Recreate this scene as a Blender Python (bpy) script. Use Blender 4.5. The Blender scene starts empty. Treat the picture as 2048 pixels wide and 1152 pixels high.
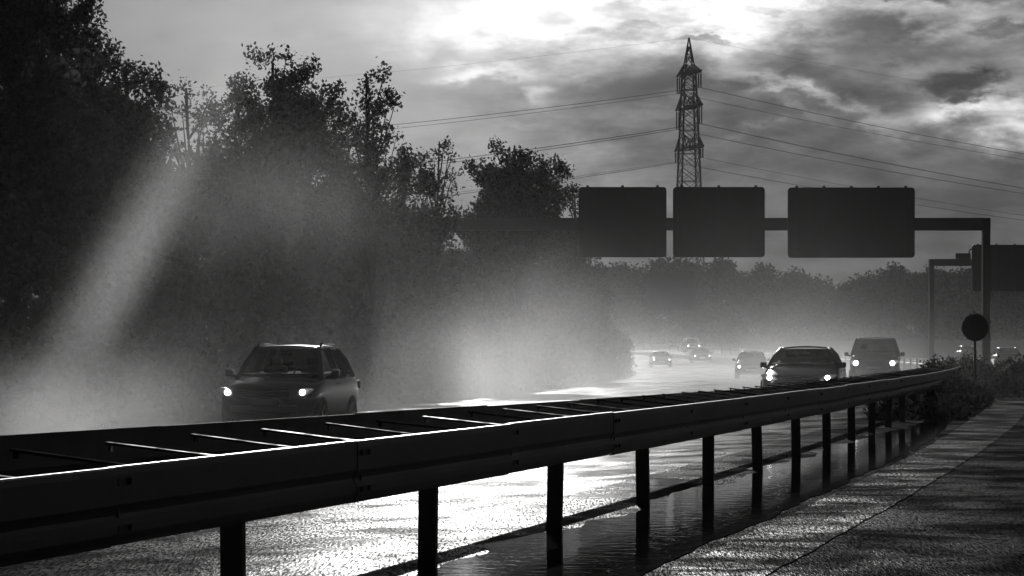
import bpy, bmesh, math, random
import numpy as np
from mathutils import Vector, Matrix

C = bpy.context.scene
COL = C.collection
R = math.radians

# ------------------------------------------------------------------ camera
F_PX = 7000.0                     # focal length in photograph pixels (2048 wide)
CAM_H = 1.2
cam_d = bpy.data.cameras.new("camera")
cam_d.sensor_width = 36.0
cam_d.lens = F_PX / 2048 * 36.0
cam_d.shift_y = 124 / 2048
cam_d.clip_start = 0.1
cam_d.clip_end = 20000
cam = bpy.data.objects.new("camera", cam_d)
cam.location = (0, 0, CAM_H)
cam.rotation_euler = (R(90), 0, 0)
COL.objects.link(cam)
C.camera = cam

# ------------------------------------------------------------------ light
SUN_AZ = R(-1.3)                  # measured from +Y towards +X
SUN_EL = R(14.5)
sun_d = bpy.data.lights.new("sun", 'SUN')
sun_d.energy = 3.0
sun_d.angle = R(0.53)
sun_d.color = (1.0, 0.995, 0.985)
sun = bpy.data.objects.new("sun", sun_d)
to_sun = Vector((math.sin(SUN_AZ) * math.cos(SUN_EL), math.cos(SUN_AZ) * math.cos(SUN_EL), math.sin(SUN_EL)))
sun.rotation_euler = to_sun.to_track_quat('Z', 'Y').to_euler()
COL.objects.link(sun)

C.view_settings.view_transform = 'Standard'
C.view_settings.look = 'None'
C.view_settings.exposure = 0.0
C.view_settings.gamma = 1.0
C.view_settings.use_curve_mapping = False
C.render.engine = 'CYCLES'
C.cycles.max_bounces = 8
C.cycles.volume_bounces = 0
C.cycles.transparent_max_bounces = 16
C.cycles.volume_step_rate = 1.0
C.cycles.use_denoising = True


class NT:
    """Small helper that chains math nodes."""
    def __init__(self, nt):
        self.nt = nt

    def n(self, kind, **props):
        nd = self.nt.nodes.new(kind)
        for k, v in props.items():
            setattr(nd, k, v)
        return nd

    def put(self, sock, v):
        if isinstance(v, bpy.types.NodeSocket):
            self.nt.links.new(v, sock)
        else:
            sock.default_value = v

    def m(self, op, a, b=0.0, c=0.0, clamp=False):
        nd = self.n('ShaderNodeMath', operation=op, use_clamp=clamp)
        self.put(nd.inputs[0], a)
        self.put(nd.inputs[1], b)
        self.put(nd.inputs[2], c)
        return nd.outputs[0]

    def vec(self, x, y, z=0.0):
        nd = self.n('ShaderNodeCombineXYZ')
        for i, v in enumerate((x, y, z)):
            self.put(nd.inputs[i], v)
        return nd.outputs[0]

    def noise(self, vec, scale, detail=4.0, rough=0.55, dist=0.0):
        nd = self.n('ShaderNodeTexNoise')
        self.put(nd.inputs['Vector'], vec)
        nd.inputs['Scale'].default_value = scale
        nd.inputs['Detail'].default_value = detail
        nd.inputs['Roughness'].default_value = rough
        nd.inputs['Distortion'].default_value = dist
        return nd.outputs[0]

    def ramp(self, v, lo, hi, a=0.0, b=1.0, smooth=True):
        nd = self.n('ShaderNodeMapRange', interpolation_type='SMOOTHSTEP' if smooth else 'LINEAR')
        self.put(nd.inputs['Value'], v)
        nd.inputs['From Min'].default_value = lo
        nd.inputs['From Max'].default_value = hi
        nd.inputs['To Min'].default_value = a
        nd.inputs['To Max'].default_value = b
        return nd.outputs[0]

    def blob(self, px, py, cx, cy, rx, ry, rot=0.0):
        """exp(-r^2) of an ellipse"""
        dx = self.m('SUBTRACT', px, cx)
        dy = self.m('SUBTRACT', py, cy)
        if rot:
            c, s = math.cos(rot), math.sin(rot)
            u = self.m('ADD', self.m('MULTIPLY', dx, c), self.m('MULTIPLY', dy, s))
            v = self.m('SUBTRACT', self.m('MULTIPLY', dy, c), self.m('MULTIPLY', dx, s))
            dx, dy = u, v
        dx = self.m('MULTIPLY', dx, 1.0 / rx)
        dy = self.m('MULTIPLY', dy, 1.0 / ry)
        r2 = self.m('ADD', self.m('MULTIPLY', dx, dx), self.m('MULTIPLY', dy, dy))
        return self.m('EXPONENT', self.m('MULTIPLY', r2, -1.0))


# ------------------------------------------------------------------ sky
def build_world():
    w = bpy.data.worlds.new("World")
    C.world = w
    w.use_nodes = True
    nt = w.node_tree
    nt.nodes.clear()
    h = NT(nt)
    out = h.n('ShaderNodeOutputWorld')
    bg = h.n('ShaderNodeBackground')
    sky = h.n('ShaderNodeTexSky', sky_type='NISHITA')
    sky.sun_disc = False
    sky.sun_elevation = SUN_EL
    sky.sun_rotation = SUN_AZ
    sky.dust_density = 2.0
    bw = h.n('ShaderNodeRGBToBW')
    nt.links.new(sky.outputs[0], bw.inputs[0])
    tc = h.n('ShaderNodeTexCoord')
    sep = h.n('ShaderNodeSeparateXYZ')
    nt.links.new(tc.outputs['Generated'], sep.inputs[0])
    x, y, z = sep.outputs
    az = h.m('ARCTAN2', x, y)
    el = h.m('ARCSINE', z)
    # thousandths-of-a-radian style coordinates: az and elevation, scaled by 7 (0.1 unit = 100)
    ax = h.m('MULTIPLY', az, 7.0)      # frame spans about -1.02 .. 1.02
    ey = h.m('MULTIPLY', el, 7.0)      # frame spans 0 .. 0.70
    base = h.vec(ax, ey, 0.0)
    # large soft distortion
    stretch = h.vec(h.m('MULTIPLY', ax, 0.45), h.m('MULTIPLY', ey, 1.5), 0.3)
    n1 = h.noise(stretch, 4.0, 6.0, 0.55)
    n2 = h.noise(h.vec(h.m('MULTIPLY', ax, 0.6), h.m('MULTIPLY', ey, 1.3), 7.7), 5.0, 6.0, 0.6)
    n3 = h.noise(h.vec(h.m('MULTIPLY', ax, 0.55), h.m('MULTIPLY', ey, 1.6), 3.1), 9.0, 8.0, 0.62)
    n4 = h.noise(h.vec(h.m('MULTIPLY', ax, 0.7), h.m('MULTIPLY', ey, 1.2), 5.3), 14.0, 7.0, 0.62)
    dxx = h.m('ADD', h.m('MULTIPLY', h.m('SUBTRACT', n1, 0.5), 0.34), h.m('MULTIPLY', h.m('SUBTRACT', n4, 0.5), 0.16))
    dyy = h.m('ADD', h.m('MULTIPLY', h.m('SUBTRACT', n2, 0.5), 0.15), h.m('MULTIPLY', h.m('SUBTRACT', n4, 0.5), 0.09))
    px = h.m('ADD', ax, dxx)
    py = h.m('ADD', ey, dyy)

    def P(X, Y):                       # photograph pixel -> (az, el) units
        return (X - 1024) / 1000.0, (700 - Y) / 1000.0
    feats = [
        # X, Y, rx, ry, rot, amplitude    (bright clouds and dark ones in front of the glow)
        (520, 60, 620, 330, 0.0, 0.30),
        (960, 310, 360, 190, 0.0, 0.12),
        (980, 45, 190, 75, 0.0, 0.50),
        (1280, 36, 340, 62, 0.0, 0.80),
        (1560, 32, 270, 60, -0.1, 0.66),
        (980, 150, 95, 17, 0.05, 0.55),
        (1095, 190, 32, 10, 0.0, 0.22),
        (1060, 240, 50, 12, 0.1, 0.10),
        (1240, 140, 70, 50, -0.5, 0.10),
        (2060, 30, 260, 40, 0.0, 0.55),
        (1900, 212, 130, 24, 0.15, 0.45),
        (2030, 250, 190, 44, -0.35, 0.80),
        (1600, 185, 130, 16, -0.35, 0.36),
        (1500, 262, 55, 12, 0.0, 0.14),
        (1800, 300, 170, 40, -0.1, 0.05),
        (2060, 130, 120, 40, 0.2, 0.22),
        (1560, 215, 60, 14, -0.5, 0.12),
    ]
    darks = [
        (1790, 92, 140, 38, -0.1, 0.52),
        (1920, 170, 100, 26, 0.05, 0.80),
        (1860, 8, 60, 18, 0.0, 0.75),
        (1260, 62, 60, 12, 0.0, 0.30),
        (1400, 82, 60, 9, 0.0, 0.45),
        (1640, 120, 150, 40, -0.2, 0.30),
        (1560, 30, 160, 10, -0.1, 0.20),
        (1330, 230, 260, 90, 0.0, 0.20),
        (2020, 60, 60, 14, 0.0, 0.45),
    ]
    acc = h.m('ADD', 0.082, h.m('MULTIPLY', n2, 0.03))
    for X, Y, rx, ry, rot, amp in feats:
        cx, cy = P(X, Y)
        b = h.blob(px, py, cx, cy, rx / 1000, ry / 1000, rot)
        acc = h.m('ADD', acc, h.m('MULTIPLY', b, amp))
    # broken cloud texture, stronger where the light breaks through
    tex = h.ramp(n3, 0.32, 0.70, 0.58, 1.50)
    right = h.ramp(ax, -0.30, 0.30, 0.12, 1.0)
    texm = h.m('ADD', 1.0, h.m('MULTIPLY', h.m('SUBTRACT', tex, 1.0), right))
    acc = h.m('MULTIPLY', acc, texm)
    for X, Y, rx, ry, rot, amp in darks:
        cx, cy = P(X, Y)
        b = h.blob(px, py, cx, cy, rx / 1000, ry / 1000, rot)
        b = h.m('MULTIPLY', h.ramp(b, 0.15, 0.75), amp)
        acc = h.m('MULTIPLY', acc, h.m('SUBTRACT', 1.0, b))
    # glow of thin cloud round the (hidden) sun above the frame
    gx = h.m('MULTIPLY', h.m('SUBTRACT', az, SUN_AZ), 1.0)
    gy = h.m('SUBTRACT', el, 0.205)
    r2 = h.m('ADD', h.m('MULTIPLY', gx, gx), h.m('MULTIPLY', gy, gy))
    glow = h.m('MULTIPLY', h.m('EXPONENT', h.m('MULTIPLY', r2, -1.0 / (0.055 ** 2))), 1.6)
    acc = h.m('ADD', acc, glow)
    # heavy rain cloud over the rest of the sky: darker away from the sun
    front = h.ramp(h.m('ADD', h.m('MULTIPLY', y, 0.9), h.m('MULTIPLY', z, -0.35)), 0.35, 0.86, SKY_BACK, 1.0)
    acc = h.m('MULTIPLY', acc, front)
    val = h.m('MULTIPLY', h.m('MULTIPLY', bw.outputs[0], SKY_K), acc)
    comb = h.n('ShaderNodeCombineColor')
    for i in range(3):
        nt.links.new(val, comb.inputs[i])
    nt.links.new(comb.outputs[0], bg.inputs[0])
    bg.inputs[1].default_value = 0.1
    nt.links.new(bg.outputs[0], out.inputs[0])


SKY_K = 0.2
SKY_BACK = 0.34
build_world()


# ------------------------------------------------------------------ materials
def mat(name):
    m = bpy.data.materials.new(name)
    m.use_nodes = True
    m.node_tree.nodes.clear()
    h = NT(m.node_tree)
    out = h.n('ShaderNodeOutputMaterial')
    return m, h, out


def principled(name, col, rough=0.5, metal=0.0, spec=0.5, var=0.25, vscale=3.0, bump=0.0, bscale=30.0, coat=0.0, rvar=0.0):
    m, h, out = mat(name)
    p = h.n('ShaderNodeBsdfPrincipled')
    tc = h.n('ShaderNodeTexCoord')
    nz = h.noise(tc.outputs['Object'], vscale, 5.0, 0.6)
    val = h.m('MULTIPLY', h.m('ADD', 1.0 - var, h.m('MULTIPLY', nz, 2 * var)), col)
    cc = h.n('ShaderNodeCombineColor')
    for i in range(3):
        h.put(cc.inputs[i], val)
    h.put(p.inputs['Base Color'], cc.outputs[0])
    h.put(p.inputs['Roughness'], h.m('ADD', rough - rvar, h.m('MULTIPLY', nz, 2 * rvar)))
    p.inputs['Metallic'].default_value = metal
    p.inputs['Specular IOR Level'].default_value = spec
    p.inputs['Coat Weight'].default_value = coat
    p.inputs['Coat Roughness'].default_value = 0.08
    if bump:
        b = h.n('ShaderNodeBump')
        b.inputs['Strength'].default_value = bump
        b.inputs['Distance'].default_value = 0.01
        h.put(b.inputs['Height'], h.noise(tc.outputs['Object'], bscale, 4.0, 0.6))
        h.put(p.inputs['Normal'], b.outputs[0])
    h.put(out.inputs[0], p.outputs[0])
    return m


def wet_asphalt(name, col, r_lo, r_hi, fine=(58.0, 5.0), patch=0.35, wet=(0.2, 0.7), slope=0.003, grit=0.5, contrast=(0.42, 0.60), streaky=(0.35, 1.5)):
    """Rough aggregate partly under a film of water: matt stone, and a glossy film that covers part of it.
    Grit and film are drawn out along the driving direction by the wheels."""
    m, h, out = mat(name)
    geo = h.n('ShaderNodeNewGeometry')
    pos = geo.outputs['Position']
    mp = h.n('ShaderNodeMapping')
    mp.inputs['Rotation'].default_value = (0, 0, R(9.5))
    mp.inputs['Scale'].default_value = (fine[0], fine[1], 1.0)
    h.put(mp.inputs['Vector'], pos)
    grain = h.noise(mp.outputs[0], 1.0, 2.0, 0.75)
    mp2 = h.n('ShaderNodeMapping')
    mp2.inputs['Scale'].default_value = (1.1, 0.5, 1.0)
    h.put(mp2.inputs['Vector'], pos)
    streak = h.noise(mp2.outputs[0], 1.0, 5.0, 0.62, 0.3)
    big = h.noise(pos, patch, 5.0, 0.6, 0.6)
    med_ = h.noise(pos, 6.0, 4.0, 0.6)
    val = h.m('MULTIPLY', h.m('ADD', 1.0 - grit, h.m('MULTIPLY', grain, 2 * grit)), col)
    cc = h.n('ShaderNodeCombineColor')
    for i in range(3):
        h.put(cc.inputs[i], val)
    hgt = h.m('ADD', h.m('MULTIPLY', grain, 1.6), h.m('MULTIPLY', med_, 0.45))
    b = h.n('ShaderNodeBump')
    b.inputs['Strength'].default_value = 0.8
    b.inputs['Distance'].default_value = slope
    h.put(b.inputs['Height'], hgt)
    d = h.n('ShaderNodeBsdfDiffuse')
    d.inputs['Roughness'].default_value = 0.6
    h.put(d.inputs[0], cc.outputs[0])
    h.put(d.inputs['Normal'], b.outputs[0])
    g = h.n('ShaderNodeBsdfGlossy')
    h.put(g.inputs['Roughness'], h.ramp(big, 0.36, 0.64, r_lo, r_hi))
    h.put(g.inputs['Normal'], b.outputs[0])
    fr = h.n('ShaderNodeFresnel')
    fr.inputs[0].default_value = 1.33
    film = h.m('MULTIPLY', h.ramp(big, 0.64, 0.36, wet[0], wet[1]), h.ramp(grain, contrast[0], contrast[1], 1.9, 0.12))
    film = h.m('MULTIPLY', film, h.ramp(streak, 0.38, 0.60, streaky[0], streaky[1]))
    mx = h.n('ShaderNodeMixShader')
    h.put(mx.inputs[0], h.m('MULTIPLY', fr.outputs[0], film, clamp=True))
    h.put(mx.inputs[1], d.outputs[0])
    h.put(mx.inputs[2], g.outputs[0])
    h.put(out.inputs[0], mx.outputs[0])
    return m


def leaf_mat(name, col, trans=0.35):
    m, h, out = mat(name)
    d = h.n('ShaderNodeBsdfDiffuse')
    t = h.n('ShaderNodeBsdfTranslucent')
    mx = h.n('ShaderNodeMixShader')
    mx.inputs[0].default_value = trans
    geo = h.n('ShaderNodeNewGeometry')
    v = h.m('MULTIPLY', h.m('ADD', 0.6, h.m('MULTIPLY', geo.outputs['Random Per Island'], 0.8)), col)
    cc = h.n('ShaderNodeCombineColor')
    for i in range(3):
        h.put(cc.inputs[i], v)
    h.put(d.inputs[0], cc.outputs[0])
    h.put(t.inputs[0], cc.outputs[0])
    h.put(mx.inputs[1], d.outputs[0])
    h.put(mx.inputs[2], t.outputs[0])
    h.put(out.inputs[0], mx.outputs[0])
    return m


def glass_mat(name, tint):
    m, h, out = mat(name)
    t = h.n('ShaderNodeBsdfTransparent')
    t.inputs[0].default_value = (tint, tint, tint, 1)
    g = h.n('ShaderNodeBsdfGlossy')
    g.inputs['Roughness'].default_value = 0.03
    fr = h.n('ShaderNodeFresnel')
    fr.inputs[0].default_value = 1.45
    mx = h.n('ShaderNodeMixShader')
    h.put(mx.inputs[0], fr.outputs[0])
    h.put(mx.inputs[1], t.outputs[0])
    h.put(mx.inputs[2], g.outputs[0])
    h.put(out.inputs[0], mx.outputs[0])
    return m


def emit_mat(name, s):
    m, h, out = mat(name)
    e = h.n('ShaderNodeEmission')
    e.inputs[0].default_value = (1, 1, 1, 1)
    e.inputs[1].default_value = s
    h.put(out.inputs[0], e.outputs[0])
    return m


M_STEEL = principled("galvanised_steel", 0.15, 0.42, 0.65, 0.5, 0.35, 2.5, 0.15, 14.0, rvar=0.12)
M_STEEL_DULL = principled("weathered_steel", 0.08, 0.65, 0.0, 0.25, 0.4, 3.0, 0.2, 20.0)
M_BAR, _h, _out = mat("spacer_steel")
_d = _h.n('ShaderNodeBsdfDiffuse')
_d.inputs[0].default_value = (0.09, 0.09, 0.09, 1)
_p = _h.n('ShaderNodeBsdfGlossy')
_p.inputs['Roughness'].default_value = 0.33
_mx = _h.n('ShaderNodeMixShader')
_mx.inputs[0].default_value = 0.5
_oi = _h.n('ShaderNodeObjectInfo')
_tc = _h.n('ShaderNodeTexCoord')
_c = _h.n('ShaderNodeCombineColor')
_v = _h.m('MULTIPLY', _h.m('POWER', _oi.outputs['Random'], 2.2), _h.ramp(_h.noise(_tc.outputs['Object'], 7.0), 0.38, 0.62, 0.03, 0.50))
for _i in range(3):
    _h.put(_c.inputs[_i], _v)
_h.put(_p.inputs[0], _c.outputs[0])
_h.put(_mx.inputs[1], _d.outputs[0])
_h.put(_mx.inputs[2], _p.outputs[0])
_h.put(_out.inputs[0], _mx.outputs[0])
M_POST = principled("post_steel", 0.10, 0.55, 0.3, 0.4, 0.4, 5.0, 0.2, 25.0)
M_GANTRY = principled("gantry_paint", 0.06, 0.6, 0.0, 0.4, 0.25, 0.6)
M_SIGNBACK = principled("sign_back", 0.045, 0.65, 0.0, 0.3, 0.25, 0.8)
M_PYLON = principled("pylon_steel", 0.05, 0.6, 0.2, 0.4, 0.2, 0.4)
M_WIRE = principled("wire", 0.05, 0.6, 0.2)
M_INSUL = principled("insulator", 0.05, 0.3)
M_BARK = principled("bark", 0.05, 0.9, 0, 0.2, 0.4, 4.0, 0.5, 12.0)
M_LEAF = leaf_mat("leaf", 0.06, 0.35)
M_LEAF_THIN = leaf_mat("leaf_pale", 0.10, 0.5)
M_LEAF_FAR = leaf_mat("leaf_far", 0.04, 0.25)
M_HEDGE = leaf_mat("leaf_hedge", 0.035, 0.3)
M_GRASS = leaf_mat("verge_grass", 0.04, 0.0)
M_ROAD = wet_asphalt("wet_asphalt", 0.035, 0.17, 0.25, wet=(0.03, 0.11), slope=0.0018)
M_LANE = wet_asphalt("wet_asphalt_own_lane", 0.014, 0.28, 0.45, patch=0.5, wet=(0.006, 0.05), slope=0.0035, grit=0.35, contrast=(0.36, 0.66), streaky=(0.35, 1.7))
M_MEDIAN = wet_asphalt("wet_median_asphalt", 0.03, 0.17, 0.25, patch=0.7, wet=(0.03, 0.11), slope=0.0018)
M_GUTTER = wet_asphalt("wet_concrete", 0.08, 0.38, 0.50, fine=(46.0, 5.0), patch=1.2, wet=(0.008, 0.052), slope=0.006, grit=0.55, streaky=(0.3, 1.5))
M_LINE = principled("road_paint", 0.55, 0.35, 0, 0.5, 0.3, 4.0)
M_CARS = {
    'black': principled("paint_black", 0.012, 0.22, 0.0, 0.5, 0.1, 1.0, coat=0.8),
    'dark': principled("paint_dark_grey", 0.035, 0.25, 0.2, 0.5, 0.1, 1.0, coat=0.8),
    'grey': principled("paint_grey", 0.10, 0.28, 0.3, 0.5, 0.1, 1.0, coat=0.8),
    'silver': principled("paint_silver", 0.35, 0.28, 0.5, 0.5, 0.1, 1.0, coat=0.8),
}
M_PLASTIC = principled("black_plastic", 0.02, 0.5)
M_TYRE = principled("tyre", 0.018, 0.8)
M_RIM = principled("rim", 0.25, 0.35, 0.8)
M_SEAT = principled("seat_fabric", 0.02, 0.85)
M_PLATE = principled("plate", 0.5, 0.5)
M_CHROME = principled("chrome", 0.5, 0.15, 1.0)
M_GLASS_CLEAR = glass_mat("car_glass_clear", 0.75)
M_GLASS_DARK = glass_mat("car_glass", 0.36)
M_GLASS_PRIV = glass_mat("privacy_glass", 0.22)
M_LAMP = emit_mat("headlight_on", 16.0)
M_LAMP_FAR = emit_mat("headlight_on_far", 6.0)
M_TAIL = principled("tail_lamp", 0.06, 0.2, 0, 0.5)


# ------------------------------------------------------------------ helpers
def tag(o, label=None, cat=None, group=None, kind=None):
    if label:
        o["label"] = label
    if cat:
        o["category"] = cat
    if group:
        o["group"] = group
    if kind:
        o["kind"] = kind
    return o


def empty(name, loc=(0, 0, 0), rz=0.0, parent=None):
    o = bpy.data.objects.new(name, None)
    o.location = loc
    o.rotation_euler = (0, 0, rz)
    o.empty_display_size = 0.3
    COL.objects.link(o)
    if parent:
        o.parent = parent
    return o


class MB:
    def __init__(self):
        self.v, self.f = [], []

    def add(self, verts, faces):
        k = len(self.v)
        self.v += [tuple(p) for p in verts]
        self.f += [tuple(i + k for i in f) for f in faces]
        return self

    def box(self, c, s, rot=None):
        c = Vector(c)
        P = []
        for dz in (-.5, .5):
            for dx, dy in ((-.5, -.5), (.5, -.5), (.5, .5), (-.5, .5)):
                q = Vector((dx * s[0], dy * s[1], dz * s[2]))
                if rot is not None:
                    q = rot @ q
                P.append(c + q)
        return self.add(P, [(3, 2, 1, 0), (4, 5, 6, 7), (0, 1, 5, 4), (1, 2, 6, 5), (2, 3, 7, 6), (3, 0, 4, 7)])

    def bar(self, a, b, w, d=None, up=(0, 0, 1)):
        a, b = Vector(a), Vector(b)
        d = d or w
        t = (b - a).normalized()
        u = Vector(up)
        if abs(t.dot(u)) > 0.97:
            u = Vector((0, 1, 0))
        s = t.cross(u).normalized()
        n = s.cross(t)
        P = []
        for q in (a, b):
            for i, j in ((-1, -1), (1, -1), (1, 1), (-1, 1)):
                P.append(q + s * (w / 2 * i) + n * (d / 2 * j))
        return self.add(P, [(0, 1, 2, 3), (7, 6, 5, 4), (4, 5, 1, 0), (5, 6, 2, 1), (6, 7, 3, 2), (7, 4, 0, 3)])

    def tube(self, pts, radii, n=8, cap=True):
        pts = [Vector(p) for p in pts]
        if not hasattr(radii, '__len__'):
            radii = [radii] * len(pts)
        k = len(self.v)
        ring = []
        ref = Vector((0.31, 0.2, 0.93))
        for i, p in enumerate(pts):
            t = (pts[min(i + 1, len(pts) - 1)] - pts[max(i - 1, 0)]).normalized()
            if abs(t.dot(ref)) > 0.95:
                ref = Vector((1, 0.1, 0))
            s = t.cross(ref).normalized()
            u = s.cross(t)
            idx = []
            for j in range(n):
                a = 2 * math.pi * j / n
                self.v.append(tuple(p + (s * math.cos(a) + u * math.sin(a)) * radii[i]))
                idx.append(len(self.v) - 1)
            ring.append(idx)
        for i in range(len(ring) - 1):
            for j in range(n):
                self.f.append((ring[i][j], ring[i][(j + 1) % n], ring[i + 1][(j + 1) % n], ring[i + 1][j]))
        if cap:
            self.f.append(tuple(reversed(ring[0])))
            self.f.append(tuple(ring[-1]))
        return self

    def build(self, name, material, parent=None, smooth=False, bevel=0.0, subsurf=0, solid=0.0):
        me = bpy.data.meshes.new(name)
        me.from_pydata(self.v, [], self.f)
        me.update()
        if smooth:
            me.polygons.foreach_set('use_smooth', [True] * len(me.polygons))
        me.materials.append(material)
        o = bpy.data.objects.new(name, me)
        COL.objects.link(o)
        if parent:
            o.parent = parent
        if solid:
            md = o.modifiers.new('solid', 'SOLIDIFY')
            md.thickness = solid
        if subsurf:
            md = o.modifiers.new('sub', 'SUBSURF')
            md.levels = md.render_levels = subsurf
        if bevel:
            md = o.modifiers.new('bevel', 'BEVEL')
            md.width = bevel
            md.segments = 2
            md.limit_method = 'ANGLE'
        return o


def np_mesh(name, verts, quads, material, parent=None, smooth=False):
    me = bpy.data.meshes.new(name)
    nv, nq = len(verts), len(quads)
    me.vertices.add(nv)
    me.vertices.foreach_set('co', np.asarray(verts, dtype=np.float32).ravel())
    me.loops.add(nq * 4)
    me.loops.foreach_set('vertex_index', np.asarray(quads, dtype=np.int32).ravel())
    me.polygons.add(nq)
    me.polygons.foreach_set('loop_start', np.arange(0, nq * 4, 4, dtype=np.int32))
    me.update(calc_edges=True)
    if smooth:
        me.polygons.foreach_set('use_smooth', np.ones(nq, dtype=bool))
    me.materials.append(material)
    o = bpy.data.objects.new(name, me)
    COL.objects.link(o)
    if parent:
        o.parent = parent
    return o


def copy_tree(o, parent=None):
    c = o.copy()
    COL.objects.link(c)
    if parent:
        c.parent = parent
    for ch in list(o.children):
        copy_tree(ch, c)
    return c


# ------------------------------------------------------------------ lie of the land
def med(d):
    """X of the motorway's centre line at distance d (gentle bend to the left)."""
    if d > 520:
        return med(520) + (d - 520) * (0.194 - 0.00068 * 504.7)
    u = d - 15.3
    return -1.22 + 0.194 * u - 0.00034 * u * u


def tan_at(d):
    s = 0.194 - 0.00068 * (min(d, 520) - 15.3)
    return Vector((s, 1, 0)).normalized()


def gz(l, d):
    """ground height at offset l from the centre line"""
    t = max(0.0, d - 265.0)
    b = 0.0078 * t * t / (t + 40.0)
    if d > 620:
        t = 355.0
        b = 0.0078 * t * t / (t + 40.0)
    if l < -1:
        b -= 0.024 * (min(-l, 17.0) - 1) + 0.11 * min(1.0, (-l - 1) / 5.0)
    if l < -18:
        b += min(0.16 * (-l - 18), 1.6)
    if l > 2.0:
        b -= 0.012 * (min(l, 15.0) - 2.0)
    if l > 17:
        b += min(0.12 * (l - 17), 1.2)
    return b


def on_road(l, d, dz=0.0):
    return Vector((med(d) + l, d, gz(l, d) + dz))


def spot(px, d, dz=0.0):
    """where the sight line of column px of the photograph is d metres away, on the ground"""
    X = (px - 1024) / F_PX * d
    return Vector((X, d, gz(X - med(d), d) + dz))


def strip(name, l0, l1, d0, d1, material, dz, nl=8, edge=None, label=None):
    ds = []
    d = d0
    while d < d1:
        ds.append(d)
        d += 0.4 if d < 70 else (2.0 if d < 200 else 5.0)
    ds.append(d1)
    V, Q = [], []
    for i, d in enumerate(ds):
        a, b = l0, l1
        if edge:
            a, b = edge(d, l0, l1)
        for j in range(nl + 1):
            l = a + (b - a) * j / nl
            V.append(tuple(on_road(l, d, dz)))
    for i in range(len(ds) - 1):
        for j in range(nl):
            k = i * (nl + 1) + j
            Q.append((k, k + 1, k + nl + 2, k + nl + 1))
    o = np_mesh(name, V, Q, material, smooth=True)
    tag(o, label, kind='structure')
    return o


# ground sheet to the horizon
ls = [-700, -300, -150, -80, -50, -38, -30, -27, -24, -21, -18, -17, -10, -1, 2, 8, 15, 17, 20, 24, 27, 35, 60, 120, 300, 700]
ds = list(range(-40, 120, 8)) + list(range(120, 620, 20)) + [700, 850, 1100, 1500, 1500]
V, Q = [], []
for d in ds:
    for l in ls:
        V.append((med(d if d > -20 else -20) + l, d, gz(l, d) - 0.03))
for i in range(len(ds) - 1):
    for j in range(len(ls) - 1):
        k = i * len(ls) + j
        Q.append((k, k + 1, k + len(ls) + 1, k + len(ls)))
tag(np_mesh("ground", V, Q, M_GRASS, smooth=True), kind='structure')
strip("road", -16.7, -0.9, -15, 560, M_ROAD, 0.0, 10)
strip("median_strip", -0.9, 1.45, -15, 560, M_MEDIAN, 0.0, 4)
def gutter_edge(d, a, b):
    w = 0.008 * math.sin(d * 1.3) + 0.008 * math.sin(d * 3.1 + 1) + 0.008 * math.sin(d * 7.3 + 2)
    w2 = 0.006 * math.sin(d * 0.9 + 2) + 0.006 * math.sin(d * 2.3 + 4) + 0.008 * math.sin(d * 6.1)
    return 1.36 - 0.007 * (min(d, 60) - 18) + w, b + 0.03 + w2


strip("gutter", 1.12, 1.9, -15, 560, M_GUTTER, 0.004, 4, gutter_edge)
strip("carriageway", 1.45, 15.5, -15, 560, M_LANE, 0.0, 8)


# standing water along the drain beside the barrier
m, h, out = mat("rain_water")
p = h.n('ShaderNodeBsdfPrincipled')
p.inputs['Base Color'].default_value = (0.006, 0.006, 0.006, 1)
p.inputs['Roughness'].default_value = 0.03
p.inputs['Specular IOR Level'].default_value = 0.5
geo = h.n('ShaderNodeNewGeometry')
mp = h.n('ShaderNodeMapping')
mp.inputs['Scale'].default_value = (1.0, 1.0, 1.0)
h.put(mp.inputs['Vector'], geo.outputs['Position'])
b = h.n('ShaderNodeBump')
b.inputs['Strength'].default_value = 0.10
b.inputs['Distance'].default_value = 0.02
h.put(b.inputs['Height'], h.noise(mp.outputs[0], 5.0, 3.0, 0.55))
h.put(p.inputs['Normal'], b.outputs[0])
h.put(out.inputs[0], p.outputs[0])
M_WATER = m
rnd = random.Random(5)
ph = [rnd.uniform(0, 6.28) for _ in range(8)]


def puddle_edge(d, a, b):
    w = 0.10 * math.sin(d * 0.9 + ph[0]) + 0.06 * math.sin(d * 2.3 + ph[1]) + 0.04 * math.sin(d * 4.1 + ph[2])
    w2 = 0.022 * math.sin(d * 1.1 + ph[3]) + 0.014 * math.sin(d * 2.9 + ph[4]) + 0.012 * math.sin(d * 7.9 + ph[5])
    t = min(1.0, max(0.0, (d - 14.2) / 3.0)) * min(1.0, max(0.0, (66.0 - d) / 20.0))
    mid = 0.7
    b -= 0.006 * (min(d, 60) - 18)
    return mid + (a + w - mid) * t, mid + (b + w2 - mid) * max(t, 0.02)


strip("puddle", 0.02, 1.25, 14, 66, M_WATER, 0.006, 8, puddle_edge)


# ------------------------------------------------------------------ crash barrier
PROFILE = [(0.064, 0.752), (0.072, 0.751), (0.078, 0.744), (0.08, 0.72), (0.08, 0.605), (0.064, 0.582), (0.058, 0.565),
           (0.064, 0.548), (0.08, 0.525), (0.08, 0.492), (0.066, 0.462), (0.05, 0.444), (0.03, 0.44)]


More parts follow.
